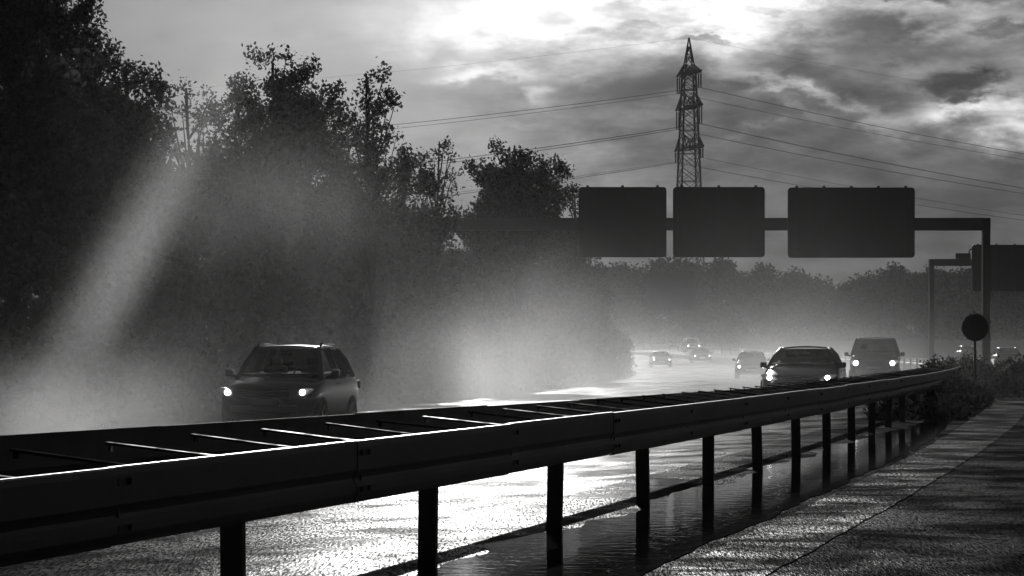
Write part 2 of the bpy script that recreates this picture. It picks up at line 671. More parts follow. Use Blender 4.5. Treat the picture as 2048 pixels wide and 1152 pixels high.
def rail_mesh(length):
    """one W-shaped panel, along +Y from 0 to length, facing +X"""
    b = MB()
    t = 0.006
    outer = PROFILE
    inner = [(n - t, z) for n, z in PROFILE]
    loop = outer + inner[::-1]
    nl = len(loop)
    V = [(n, 0, z) for n, z in loop] + [(n, length, z) for n, z in loop]
    F = [(i, (i + 1) % nl, nl + (i + 1) % nl, nl + i) for i in range(nl)]
    F.append(tuple(range(nl - 1, -1, -1)))
    F.append(tuple(range(nl, 2 * nl)))
    b.add(V, F)
    # bolt heads near the overlap
    for y in (0.06, 0.22):
        for z in (0.69, 0.51):
            b.tube([(0.078, y, z), (0.094, y, z)], 0.014, 6)
    b.tube([(0.05, 0.14, 0.565), (0.066, 0.14, 0.565)], 0.016, 6)
    return b


def frame_at(d):
    t = tan_at(d)
    return Vector((med(d), d, 0)), -math.atan2(t.x, t.y)


def barrier(name, label, d_start, step_count, back, posts=True, detail=True, step=3.92):
    root = empty(name, (med(d_start), d_start, gz(0, d_start)))
    tag(root, label, "crash barrier")
    o0 = root.location.copy()
    rail = rail_b = post = bar = None
    rng = random.Random(3)
    L = 4.03
    for i in range(step_count):
        d = d_start + i * step
        p, rz = frame_at(d)
        p2, _ = frame_at(d + step)
        rz = -math.atan2(p2.x - p.x, p2.y - p.y)
        slope = math.atan2(gz(0, d + step) - gz(0, d), 4.0)
        rot = Matrix.Rotation(rz, 4, 'Z')
        base = Vector((p.x, p.y, gz(0, d)))
        nrm = (rot @ Vector((1, 0, 0)))
        # front rail
        jog = rng.uniform(-0.006, 0.006)
        yaw = rng.uniform(-0.0015, 0.0015)
        if rail is None:
            rail = rail_mesh(L).build("rail", M_STEEL, root)
            r = rail
        else:
            r = rail.copy()
            COL.objects.link(r)
            r.parent = root
        fwd = rot @ Vector((0, 1, 0))
        r.location = base + fwd * 2.0 + nrm * (0.004 * (i % 2)) + Vector((0, 0, jog)) - o0
        r.rotation_euler = (slope, 0, rz + yaw)
        if back:
            if rail_b is None:
                rail_b = rail_mesh(L).build("rail", M_STEEL_DULL, root)
                r2 = rail_b
            else:
                r2 = rail_b.copy()
                COL.objects.link(r2)
                r2.parent = root
            # mirrored: faces the oncoming carriageway
            r2.rotation_euler = (-slope + (0.0035 if d < 36 else 0.0), 0, rz + math.pi)
            r2.location = base - nrm * (0.62 + 0.004 * (i % 2)) + fwd * 5.2 + Vector((0, 0, max(0.0, 0.085 - 0.0035 * (d - 12)) + rng.uniform(-0.006, 0.006))) - o0
        if posts and (detail or i % 2 == 0):
            if post is None:
                b = MB()
                # C-shaped steel post
                b.box((0, 0, 0.2), (0.10, 0.006, 1.0))
                b.box((-0.047, 0.0305, 0.2), (0.006, 0.055, 1.0))
                b.box((0.047, 0.0305, 0.2), (0.006, 0.055, 1.0))
                b.box((-0.033, 0.061, 0.2), (0.022, 0.006, 1.0))
                b.box((0.033, 0.061, 0.2), (0.022, 0.006, 1.0))
                post = b.build("post", M_POST, root)
                q = post
            else:
                q = post.copy()
                COL.objects.link(q)
                q.parent = root
            q.location = base - nrm * 0.005 - o0
            q.rotation_euler = (rng.uniform(-.02, .02), rng.uniform(-.03, .03), rz)
        if back and detail:
            for k in range(3):
                if bar is None:
                    b = MB()
                    b.bar((0.0, 0, 0.715), (-0.62, 0, 0.785), 0.05, 0.012, (0, 0, 1))
                    b.box((-0.02, 0, 0.69), (0.01, 0.06, 0.05))
                    b.box((-0.60, 0, 0.765), (0.01, 0.05, 0.03))
                    bar = b.build("spacer_bar", M_BAR, root)
                    s = bar
                else:
                    s = bar.copy()
                    COL.objects.link(s)
                    s.parent = root
                fwd = rot @ Vector((0, 1, 0))
                s.location = base + fwd * (0.15 + k * 4.0 / 3) - o0
                s.rotation_euler = (rng.uniform(-.04, .04), rng.uniform(-0.012, 0.012), rz + rng.uniform(-.015, .015))
    return root


barrier("crash_barrier", "long double steel crash barrier on posts standing in the puddle, ladder-like spacers on top", 3.54, 26, True)
barrier("guard_rail", "thin pale guard rail curving away through the mist behind the oncoming cars", 150.0, 84, False, True, False)


# ------------------------------------------------------------------ foliage
def leaves(rng, centers, radii, counts, size, flat=0.0):
    """diamond-shaped leaves gathered on twigs inside blobs; returns verts, quads"""
    pos = []
    for c, r, n in zip(centers, radii, counts):
        ntw = max(3, n // 9)
        d = rng.normal(size=(ntw, 3))
        d /= np.linalg.norm(d, axis=1)[:, None]
        d[:, 2] += 0.25
        rad = rng.uniform(0.25, 1.0, (ntw, 1)) ** 0.6 * np.asarray(r)
        start = np.asarray(c) + d * rad * 0.55
        tip = np.asarray(c) + d * rad * rng.uniform(0.75, 1.25, (ntw, 1))
        per = max(1, n // ntw)
        t = rng.uniform(0, 1, (ntw, per, 1))
        p = start[:, None, :] * (1 - t) + tip[:, None, :] * t
        p += rng.normal(scale=size * 0.75, size=p.shape)
        pos.append(p.reshape(-1, 3))
    pos = np.concatenate(pos)
    n = len(pos)
    a = rng.normal(size=(n, 3))
    a[:, 2] -= 0.3
    a /= np.linalg.norm(a, axis=1)[:, None]
    b = np.cross(a, rng.normal(size=(n, 3)))
    b /= np.linalg.norm(b, axis=1)[:, None]
    L = size * rng.uniform(0.6, 1.35, (n, 1))
    W = L * rng.uniform(0.45, 0.7, (n, 1))
    nrm = np.cross(a, b)
    V = np.empty((n, 4, 3))
    V[:, 0] = pos - a * L * 0.5
    V[:, 1] = pos + b * W * 0.5 + nrm * L * 0.08
    V[:, 2] = pos + a * L * 0.5
    V[:, 3] = pos - b * W * 0.5 + nrm * L * 0.08
    return V.reshape(-1, 3), np.arange(n * 4).reshape(-1, 4)


def tree(name, label, base, blobs, size, dens, material, seed, cat="tree", trunk_r=0.16, limbs=True, twig_jut=1.0):
    """blobs: list of (dx, dy, z, rx, rz) in metres from base; each is filled with smaller leaf clumps"""
    rng = np.random.default_rng(seed)
    root = empty(name, base)
    tag(root, label, cat)
    cs, rs, ns = [], [], []
    for dx, dy, z, rx, rz in blobs:
        vol = rx * rx * rz
        k = max(4, int(10 * vol ** 0.66))
        for i in range(k):
            v = rng.normal(size=3)
            v /= np.linalg.norm(v)
            rr = rng.uniform(0.1, 1.0) ** 0.45
            c = np.array([dx + v[0] * rx * rr, dy + v[1] * rx * rr, z + v[2] * rz * rr])
            r = rng.uniform(0.28, 0.5) * min(rx, rz) + 0.12
            cs.append(c)
            rs.append(r)
            ns.append(int(dens * r * r * 1300 * (0.13 / size) ** 2 * rng.uniform(0.6, 1.3)) + 6)
    V, Q = leaves(rng, cs, rs, ns, size)
    np_mesh("crown", V, Q, material, root)
    # trunk and limbs
    b = MB()
    top = max(z + 0.5 * rz for _, _, z, _, rz in blobs)
    cx = np.mean([q[0] for q in blobs])
    pts, rad = [], []
    for i in range(7):
        t = i / 6
        pts.append((cx * t + 0.12 * math.sin(3 * t + seed), 0.1 * math.cos(4 * t + seed), -0.3 + (top + 0.3) * t))
        rad.append(trunk_r * (1 - 0.85 * t) + 0.015)
    b.tube(pts, rad, 8)
    if limbs:
        for c in cs[::2]:
            h0 = max(0.6, c[2] - rng.uniform(0.8, 2.2))
            t = min(1.0, h0 / top)
            p0 = Vector(pts[min(6, int(t * 6))])
            p2 = Vector(c)
            p1 = p0.lerp(p2, 0.55) + Vector((0, 0, -0.2))
            b.tube([p0, p1, p2], [0.05, 0.03, 0.01], 5, False)
    b.build("trunk", M_BARK, root, smooth=True)
    return root


def px_tree(name, label, px, d, profile, size, dens, seed, material=M_LEAF, **kw):
    """profile: list of (column, row, radius x, radius y) of leaf masses, given in photograph pixels at distance d"""
    base = spot(px, d)
    rng = random.Random(seed)
    s = d / F_PX
    blobs = []
    for X, Y, rx, ry in profile:
        blobs.append(((X - px) * s, rng.uniform(-1, 1) * rx * s * 0.5, CAM_H + (700 - Y) * s - base.z, rx * s, ry * s))
    return tree(name, label, base, blobs, size, dens, material, seed, **kw)


px_tree("broadleaf_tree", "tallest dark broadleaf tree, its crown cut off by the top of the picture", 30, 98,
        [(-90, 20, 130, 170), (40, 60, 120, 120), (10, -90, 110, 80), (150, 10, 60, 60), (110, 110, 90, 80), (190, 25, 30, 40),
         (-40, 250, 170, 120), (120, 260, 120, 110), (-60, 430, 190, 120), (90, 440, 160, 120)], 0.14, 0.75, 11, trunk_r=0.25)
px_tree("broadleaf_tree", "round shouldered broadleaf tree leaning against the tallest tree", 240, 92,
        [(225, 160, 70, 55), (270, 220, 70, 70), (180, 180, 60, 60), (230, 320, 100, 110), (310, 260, 40, 60), (200, 440, 140, 120), (310, 400, 70, 90)], 0.14, 0.75, 12)
px_tree("sapling", "thin see-through sapling filling the bright gap between two broadleaf trees", 378, 104,
        [(372, 195, 14, 36), (345, 225, 28, 28), (390, 250, 40, 40), (350, 290, 30, 30), (420, 225, 25, 35)], 0.13, 0.34, 13, M_LEAF_THIN, trunk_r=0.06)
px_tree("broadleaf_tree", "broad pointed broadleaf tree with ragged top beyond the gap", 560, 112,
        [(550, 150, 45, 50), (520, 190, 75, 50), (590, 200, 70, 70), (615, 150, 22, 34), (480, 235, 60, 50), (560, 280, 110, 80),
         (450, 280, 40, 50), (660, 190, 28, 22), (650, 250, 60, 55), (560, 400, 160, 120), (440, 420, 90, 90)], 0.14, 0.72, 14, trunk_r=0.2)
px_tree("slender_tree", "slender upright tree with feathery sprigs standing apart from the pointed one", 750, 118,
        [(755, 165, 42, 36), (765, 205, 36, 40), (735, 240, 45, 45), (720, 290, 50, 50), (775, 280, 22, 35), (725, 370, 80, 80), (690, 320, 50, 60)], 0.14, 0.52, 15, trunk_r=0.1)
px_tree("bushy_tree", "low bushy tree under the feathery slender one", 810, 126,
        [(812, 310, 26, 24), (800, 370, 60, 50), (830, 440, 70, 70), (790, 500, 70, 80)], 0.16, 0.9, 16)
px_tree("sapling", "bare sparse tree with a thin forked stem and few leaves", 868, 132,
        [(885, 295, 22, 24), (860, 320, 26, 26), (845, 355, 28, 26), (895, 340, 26, 28), (880, 380, 38, 30)], 0.14, 0.30, 17, M_LEAF_THIN, trunk_r=0.07)
px_tree("broadleaf_tree", "domed dense tree overlapping the gantry's first sign", 1040, 152,
        [(1050, 330, 55, 32), (1000, 345, 42, 34), (958, 340, 30, 24), (1075, 370, 50, 50), (995, 400, 75, 60), (1095, 430, 40, 60),
         (1030, 470, 100, 80), (992, 298, 9, 14)], 0.17, 1.0, 18)
px_tree("bushy_tree", "grey misty tree behind the lower corner of the gantry's first sign", 1150, 190,
        [(1140, 400, 26, 24), (1160, 470, 42, 50), (1120, 520, 70, 60), (1175, 545, 30, 30), (1180, 610, 36, 60), (1120, 620, 80, 80)], 0.19, 1.0, 19)
px_tree("bushy_tree", "small pale tree at the end of the bank beside the far road", 1196, 232,
        [(1195, 555, 22, 24), (1205, 610, 22, 30), (1190, 660, 34, 36), (1215, 690, 18, 26)], 0.2, 0.95, 20)

# undergrowth along the bank, one dark mass down to the ground
rng = np.random.default_rng(44)
cs, rs, ns = [], [], []
for i in range(640):
    d = rng.uniform(70, 262)
    l = -17.6 - abs(rng.normal(scale=3.2)) - (0.8 if d < 100 else 0)
    z = rng.uniform(0.0, 1.0) ** 1.4 * (1.2 + min(6.0 if d < 125 else 4.8, 1.15 * (-l - 17.0)) * (1.0 if d < 200 else 0.75))
    X = med(d) + l
    r = rng.uniform(0.5, 1.0)
    cs.append((X, d, gz(l, d) + z + 0.2))
    rs.append(r)
    ns.append(int(520 * r * r))
for i in range(420):
    d = rng.uniform(85, 262)
    l = -rng.uniform(23, 29)
    X = med(d) + l
    r = rng.uniform(0.8, 1.3)
    cs.append((X, d, gz(l, d) + rng.uniform(0, 6.2 if d < 180 else 4.5)))
    rs.append(r)
    ns.append(int(420 * r * r))
V, Q = leaves(rng, cs, rs, ns, 0.24)
tag(np_mesh("undergrowth", V, Q, M_LEAF), "dark tangled undergrowth covering the bank below the trees", "undergrowth", kind='stuff')

# far wood across the bend
rng = np.random.default_rng(45)
cs, rs, ns = [], [], []
outline = [(1180, 545), (1215, 530), (1250, 540), (1290, 535), (1330, 528), (1380, 520), (1440, 525), (1475, 535), (1520, 540), (1560, 540),
           (1600, 552), (1650, 560), (1700, 555), (1740, 542), (1780, 536), (1830, 545), (1880, 540), (1940, 545), (2000, 548), (2060, 540), (2120, 545), (2200, 535), (900, 540), (1000, 540), (1100, 545)]
outline.sort()
ox = [a for a, _ in outline]
oy = [b for _, b in outline]
for i in range(850):
    X = rng.uniform(900, 2200)
    d = rng.uniform(495, 560)
    top = np.interp(X, ox, oy) + 6 * math.sin(X * 0.09) + rng.uniform(-3, 5)
    s = d / F_PX
    zt = CAM_H + (700 - top) * s
    z = zt - 1.2 - rng.uniform(0, 1) ** 1.3 * (zt - 2.4)
    cs.append(((X - 1024) * s, d, z))
    r = rng.uniform(1.1, 2.0)
    rs.append(r)
    ns.append(int(160 * r * r))
V, Q = leaves(rng, cs, rs, ns, 0.55)
tag(np_mesh("woods", V, Q, M_LEAF_FAR), "distant wood closing off the bend, grey in the mist", "wood", kind='stuff')


# low hedge on the central reservation
def hedge(name, label, runs, seed, cat):
    rng = np.random.default_rng(seed)
    cs, rs, ns = [], [], []
    for d0, d1, l0, l1, hgt, n in runs:
        for i in range(n):
            d = rng.uniform(d0, d1)
            u = rng.uniform(-1, 1)
            l = (l0 + l1) / 2 + u * (l1 - l0) / 2
            hh = hgt * (1 - 0.45 * u * u) * (0.78 + 0.22 * math.sin(d * 0.75 + seed))
            hh *= min(1.0, 0.35 + (d - d0) / 8.0)
            z = gz(l, d) + rng.uniform(0.05, 1.0) ** 0.7 * hh
            r = rng.uniform(0.14, 0.26)
            cs.append((med(d) + l, d, z))
            rs.append(r)
            ns.append(int(900 * r * r) + 8)
    V, Q = leaves(rng, cs, rs, ns, 0.09)
    o = np_mesh(name, V, Q, M_HEDGE)
    return tag(o, label, cat)


hedge("hedge", "low dark hedge behind and beneath the crash barrier's end, under the round sign",
      [(76, 98, -0.85, 0.0, 0.90, 230), (88, 116, -0.7, 1.2, 0.95, 300), (60, 90, -0.7, 0.95, 0.40, 420)], 7, "hedge")
hedge("bush", "rounded bush at the hedge's outer end beside the wet lane", [(84, 100, 0.9, 2.3, 0.95, 190)], 8, "bush")


# ------------------------------------------------------------------ gantries and signs
def gantry(name, label, d, posts_px, beam_y, boards, beam_px, depth=0.45):
    s = d / F_PX
    Z = lambda Y: CAM_H + (700 - Y) * s
    X = lambda P: (P - 1024) * s
    root = empty(name, (X(beam_px[1]), d, 0))
    tag(root, label, "sign gantry")
    ox, oy = root.location.x, d
    y0, y1 = beam_y
    b = MB().box((X((beam_px[0] + beam_px[1]) / 2) - ox, 0, Z((y0 + y1) / 2)), (X(beam_px[1]) - X(beam_px[0]), depth, (y1 - y0) * s))
    b.build("beam", M_GANTRY, root, bevel=0.03)
    for P, w in posts_px:
        gx = X(P)
        g = gz(gx - med(d), d)
        h = Z(y0) - g
        q = MB().box((0, 0, h / 2 - 0.16), (w * s, depth * 1.04, h + 0.3)).box((0, 0, 0.06), (w * s * 1.7, depth * 1.8, 0.12))
        o = q.build("post", M_GANTRY, root, bevel=0.02)
        o.location = (gx - ox, 0, g)
    for x0, x1, t0, t1 in boards:
        w, hh = (x1 - x0) * s, (t1 - t0) * s
        bx, bz = X((x0 + x1) / 2) - ox, Z((t0 + t1) / 2)
        # board with rounded corners
        me = bmesh.new()
        rr = 0.13
        outline = []
        for cxx, czz, a0 in ((w / 2 - rr, hh / 2 - rr, 0), (-w / 2 + rr, hh / 2 - rr, 90), (-w / 2 + rr, -hh / 2 + rr, 180), (w / 2 - rr, -hh / 2 + rr, 270)):
            for k in range(5):
                a = R(a0 + 22.5 * k)
                outline.append((cxx + rr * math.cos(a), czz + rr * math.sin(a)))
        bb = MB()
        n = len(outline)
        bb.add([(u, -0.10, v) for u, v in outline] + [(u, 0.10, v) for u, v in outline],
               [tuple(range(n)), tuple(range(2 * n - 1, n - 1, -1))] + [(i, n + i, n + (i + 1) % n, (i + 1) % n) for i in range(n)])
        o = bb.build("sign_board", M_SIGNBACK, root, bevel=0.015)
        o.location = (bx, -depth / 2 - 0.14, bz)
        rim = MB()
        for k in range(max(3, int(w / 0.95))):
            u = -w / 2 + 0.35 + (w - 0.7) * k / (max(3, int(w / 0.95)) - 1)
            rim.box((u, 0, hh / 2 + 0.03), (0.10, 0.16, 0.07))
            rim.box((u, -0.125, 0), (0.05, 0.05, hh * 0.92))
        rim.build("mounting_rib", M_SIGNBACK, o)
    return root


gantry("sign_gantry", "dark gantry over the oncoming lanes carrying three big blank-backed signs", 137.0, [(1972, 15), (878, 9)], (436, 461),
       [(1157, 1332, 375, 515), (1345, 1528, 375, 515), (1574, 1827, 376, 516)], (870, 1980))
gantry("sign_gantry", "second gantry beyond the round sign, its big board cut off by the picture edge", 200.0, [(1863, 10), (2500, 10)], (518, 532),
       [(1942, 2150, 490, 583)], (1858, 2508))
gantry("sign_gantry", "faint distant gantry with one large board against the misty wood", 345.0, [(1223, 6)], (590, 597),
       [(1292, 1392, 546, 620)], (1220, 1396))

# small lamp box above the second gantry
b = MB().box((0, 0, 0.16), (0.85, 0.3, 0.32)).box((0.35, 0, 0.38), (0.07, 0.07, 0.2)).tube([(0.35, 0, 0.5), (0.62, 0, 0.6)], 0.05, 6)
o = b.build("traffic_camera", M_GANTRY, None, bevel=0.02)
s = 200 / F_PX
o.location = ((1926 - 1024) * s, 200, CAM_H + (700 - 517.6) * s)
tag(o, "small grey box mounted on the second gantry's beam next to its board", "traffic camera")

# round sign in the hedge
d = 84.0
base = spot(1950, d)
root = empty("round_sign", base)
tag(root, "round traffic sign on a thin pole rising from the hedge, seen dark against the mist", "road sign")
zc = CAM_H + (700 - 655) * d / F_PX - base.z
MB().tube([(0, 0, -0.3), (0, 0, zc + 0.36)], 0.032, 10).build("pole", M_STEEL_DULL, root, smooth=True)
b = MB()
N = 40
for y in (-0.062, -0.05):
    b.v += [(0.315 * math.cos(2 * math.pi * k / N), y, zc + 0.315 * math.sin(2 * math.pi * k / N)) for k in range(N)]
b.f.append(tuple(range(N)))
b.f.append(tuple(range(2 * N - 1, N - 1, -1)))
b.f += [(i, N + i, N + (i + 1) % N, (i + 1) % N) for i in range(N)]
b.build("sign_face", M_SIGNBACK, root)
b = MB()
b.tube([(0.32 * math.cos(2 * math.pi * k / N), -0.056, zc + 0.32 * math.sin(2 * math.pi * k / N)) for k in range(N + 1)], 0.012, 6, False)
b.build("rim", M_STEEL_DULL, root, smooth=True)
MB().box((0, -0.03, zc + 0.12), (0.2, 0.05, 0.04)).box((0, -0.03, zc - 0.12), (0.2, 0.05, 0.04)).build("bracket", M_STEEL_DULL, root)


# ------------------------------------------------------------------ pylon and wires
PD = 660.0
PS = PD / F_PX
pX = (1378 - 1024) * PS
arm_dir = Vector((3.2, -15.6, 0)).normalized()
wire_dir = Vector((15.6, 3.2, 0)).normalized()


def ZP(Y):
    return CAM_H + (700 - Y) * PS


root = empty("electricity_pylon", (pX, PD, 2.0))
tag(root, "tall lattice electricity pylon with three short cross arms above the signs", "pylon")
zb = root.location.z


def leg_w(z):
    pts = [(0, 5.6), (ZP(375), 3.7), (ZP(300), 3.15), (ZP(212), 2.6), (ZP(147), 2.1), (ZP(76), 0.12)]
    return float(np.interp(z, [a for a, _ in pts], [b for _, b in pts]))


b = MB()
corner = lambda z, i, j: arm_dir * (i * leg_w(z) / 2) + wire_dir * (j * leg_w(z) / 2) + Vector((0, 0, z - zb))
zs = [2.0, 7, 12, 16.5, 20.5, 24, 27.2, 30.2, 33, 35.6, 38.2, 40.4, 42.6, 44.8, 46.8, 48.6, 50.2, 51.8, 53.4, 55.2, 57.0, 58.6, ZP(76)]
for i, j in ((1, 1), (1, -1), (-1, -1), (-1, 1)):
    for k in range(len(zs) - 1):
        b.bar(corner(zs[k], i, j), corner(zs[k + 1], i, j), 0.32 if zs[k] < 53 else 0.2)
faces = [((1, 1), (1, -1)), ((1, -1), (-1, -1)), ((-1, -1), (-1, 1)), ((-1, 1), (1, 1))]
for k in range(len(zs) - 2):
    for p0, p1 in faces:
        b.bar(corner(zs[k], *p0), corner(zs[k + 1], *p1), 0.13)
        b.bar(corner(zs[k], *p1), corner(zs[k + 1], *p0), 0.13)
    if k % 2 == 0:
        for p0, p1 in faces:
            b.bar(corner(zs[k], *p0), corner(zs[k], *p1), 0.12)
b.build("mast", M_PYLON, root)
arms = [(ZP(147), 8.0, 3.0), (ZP(215), 8.6, 3.4), (ZP(297), 9.4, 2.0)]
attach = []
for z, half, ins in arms:
    b = MB()
    w = leg_w(z)
    for sgn in (1, -1):
        tip = arm_dir * (half * sgn) + Vector((0, 0, z - zb))
        for j in (1, -1):
            lo = arm_dir * (sgn * w / 2) + wire_dir * (j * w / 2) + Vector((0, 0, z - zb))
            up_ = 1.7 if z > 50 else 2.4
            w2 = leg_w(z + up_)
            hi = arm_dir * (sgn * w2 / 2) + wire_dir * (j * w2 / 2) + Vector((0, 0, z - zb + up_))
            tj = tip + wire_dir * (j * 0.35)
            b.bar(lo, tj, 0.30)
            b.bar(hi, tj, 0.18)
            for q in range(1, 5):
                t0, t1 = q / 5, (q - 0.5) / 5
                b.bar(lo.lerp(tj, t0), hi.lerp(tj, t1), 0.12)
                b.bar(lo.lerp(tj, (q - 1) / 5), hi.lerp(tj, t1), 0.12)
        for q in range(6):
            a = (arm_dir * (sgn * w / 2) + wire_dir * (w / 2) + Vector((0, 0, z - zb))).lerp(tip + wire_dir * 0.35, q / 5)
            c = (arm_dir * (sgn * w / 2) - wire_dir * (w / 2) + Vector((0, 0, z - zb))).lerp(tip - wire_dir * 0.35, q / 5)
            b.bar(a, c, 0.14)
    b.bar(arm_dir * -w / 2 + Vector((0, 0, z - zb)), arm_dir * w / 2 + Vector((0, 0, z - zb)), 0.3)
    b.build("cross_arm", M_PYLON, root)
    for sgn in (1, -1):
        tip = arm_dir * (half * sgn) + Vector((0, 0, z - zb - 0.2))
        end = tip - Vector((0, 0, ins))
        q = MB()
        for off in (-0.22, 0.22):
            o2 = wire_dir * off
            q.tube([tip + o2, end + o2], 0.10, 6)
            for k in range(9):
                c0 = tip.lerp(end, 0.08 + k * 0.1) + o2
                q.tube([c0, c0 - Vector((0, 0, 0.12))], [0.21, 0.14], 8)
        q.box(end, (0.7, 0.2, 0.12))
        q.build("insulator", M_INSUL, root)
        attach.append(Vector((pX, PD, zb)) + end)
tip = Vector((pX, PD, ZP(75)))


def wire(name, label, p, right, left, r):
    """one conductor hanging through p; right/left are (slope at the pylon, span)"""
    pts = []
    for (slope, L), sg in ((left, -1), (right, 1)):
        seg = []
        for k in range(1, 41):
            t = k / 40
            u = t * L
            z = p.z - slope * u + slope / L * u * u
            q = p + wire_dir * (sg * u)
            seg.append(Vector((q.x, q.y, z)))
        pts = (list(reversed(seg)) + [p.copy()]) if sg == -1 else pts + seg
    o = MB().tube(pts, r, 5).build(name, M_WIRE, None, smooth=True)
    return tag(o, label, "power line", "wires hung from the pylon")


names = ["top arm", "middle arm", "lowest arm"]
wire("power_line", "faint earth wire strung over the pylon's pointed tip", tip, (0.185, 450), (0.15, 420), 0.016)
slopes = [(0.214, 0.155), (0.21, 0.172), (0.19, 0.168)]
rr = [(0.045, 0.035), (0.06, 0.05), (0.03, 0.045)]
for k in range(3):
    wire("power_line", "conductor hung from the nearer, higher-looking end of the pylon's %s" % names[k], attach[2 * k], (slopes[k][0], 450), (slopes[k][1], 420), rr[k][0])
    wire("power_line", "conductor hung from the far, lower-looking end of the pylon's %s" % names[k], attach[2 * k + 1], (slopes[k][0] - 0.012, 450), (slopes[k][1], 420), rr[k][1])


# ------------------------------------------------------------------ cars
def grid_patch(c00, c10, c11, c01, nu=6, nv=5, bulge=Vector((0, 0, 0)), edge=0.0):
    """bilinear patch with a bulge in the middle"""
    c00, c10, c11, c01 = map(Vector, (c00, c10, c11, c01))
    V, F = [], []
    for j in range(nv + 1):
        v = j / nv
        for i in range(nu + 1):
            u = i / nu
            p = c00.lerp(c10, u).lerp(c01.lerp(c11, u), v)
            p = p + bulge * (4 * u * (1 - u)) * (0.55 + 0.45 * 4 * v * (1 - v))
            V.append(p)
    for j in range(nv):
        for i in range(nu):
            k = j * (nu + 1) + i
            F.append((k, k + 1, k + nu + 2, k + nu + 1))
    return MB().add(V, F)


SPECS = {
    'sedan': dict(L=4.7, st=[(-2.36, .55, .60, .34), (-2.28, .76, .68, .24), (-2.05, .86, .75, .20), (-1.5, .905, .86, .19), (-0.95, .91, .945, .19), (0.2, .91, .97, .19),
                             (1.2, .91, 1.0, .19), (1.85, .88, 1.02, .22), (2.22, .82, .99, .27), (2.34, .70, .86, .36)],
                  A=(-.92, .93, .80), T=(-.05, 1.335, .56), Rr=(.95, 1.33, .55), D=(1.72, 1.0, .74), B=.42, lamp=(.66, .675, .20, .13), mirror=(.86, .96, -.66), wheel=.32, wb=(-1.42, 1.35)),
    'suv': dict(L=4.5, st=[(-2.22, .60, .82, .42), (-2.12, .82, .93, .30), (-1.85, .90, .98, .27), (-1.4, .925, 1.04, .26), (-1.0, .925, 1.08, .26), (0.2, .925, 1.10, .26),
                           (1.2, .925, 1.13, .26), (1.9, .90, 1.13, .28), (2.2, .86, 1.08, .34), (2.28, .74, .98, .42)],
                A=(-1.0, 1.06, .80), T=(-.32, 1.60, .60), Rr=(1.45, 1.58, .58), D=(2.02, 1.12, .76), B=.40, lamp=(.70, .80, .20, .13), mirror=(.95, 1.14, -.72), wheel=.36, wb=(-1.35, 1.32), rails=True),
    'van': dict(L=4.3, st=[(-2.12, .58, .85, .40), (-2.02, .78, .98, .28), (-1.75, .86, 1.06, .24), (-1.4, .885, 1.12, .22), (-1.0, .89, 1.14, .22), (0.2, .89, 1.15, .22),
                           (1.2, .89, 1.15, .22), (1.9, .88, 1.15, .24), (2.1, .87, 1.14, .28), (2.15, .80, 1.06, .36)],
                A=(-1.28, 1.12, .80), T=(-.62, 1.68, .63), Rr=(1.85, 1.68, .64), D=(2.10, 1.14, .80), B=.20, lamp=(.64, .83, .22, .20), mirror=(.93, 1.15, -1.0), wheel=.31, wb=(-1.30, 1.30)),
    'hatch': dict(L=4.0, st=[(-2.0, .55, .66, .36), (-1.92, .74, .76, .26), (-1.7, .82, .84, .22), (-1.3, .855, .93, .20), (-0.9, .86, .98, .20), (0.2, .86, 1.0, .20),
                             (1.1, .86, 1.02, .20), (1.6, .84, 1.03, .22), (1.9, .80, .99, .28), (1.98, .70, .88, .36)],
                  A=(-.95, .95, .74), T=(-.25, 1.375, .55), Rr=(1.15, 1.37, .54), D=(1.78, 1.02, .70), B=.30, lamp=(.62, .63, .19, .15), mirror=(.86, 1.0, -.7), wheel=.30, wb=(-1.25, 1.2)),
}


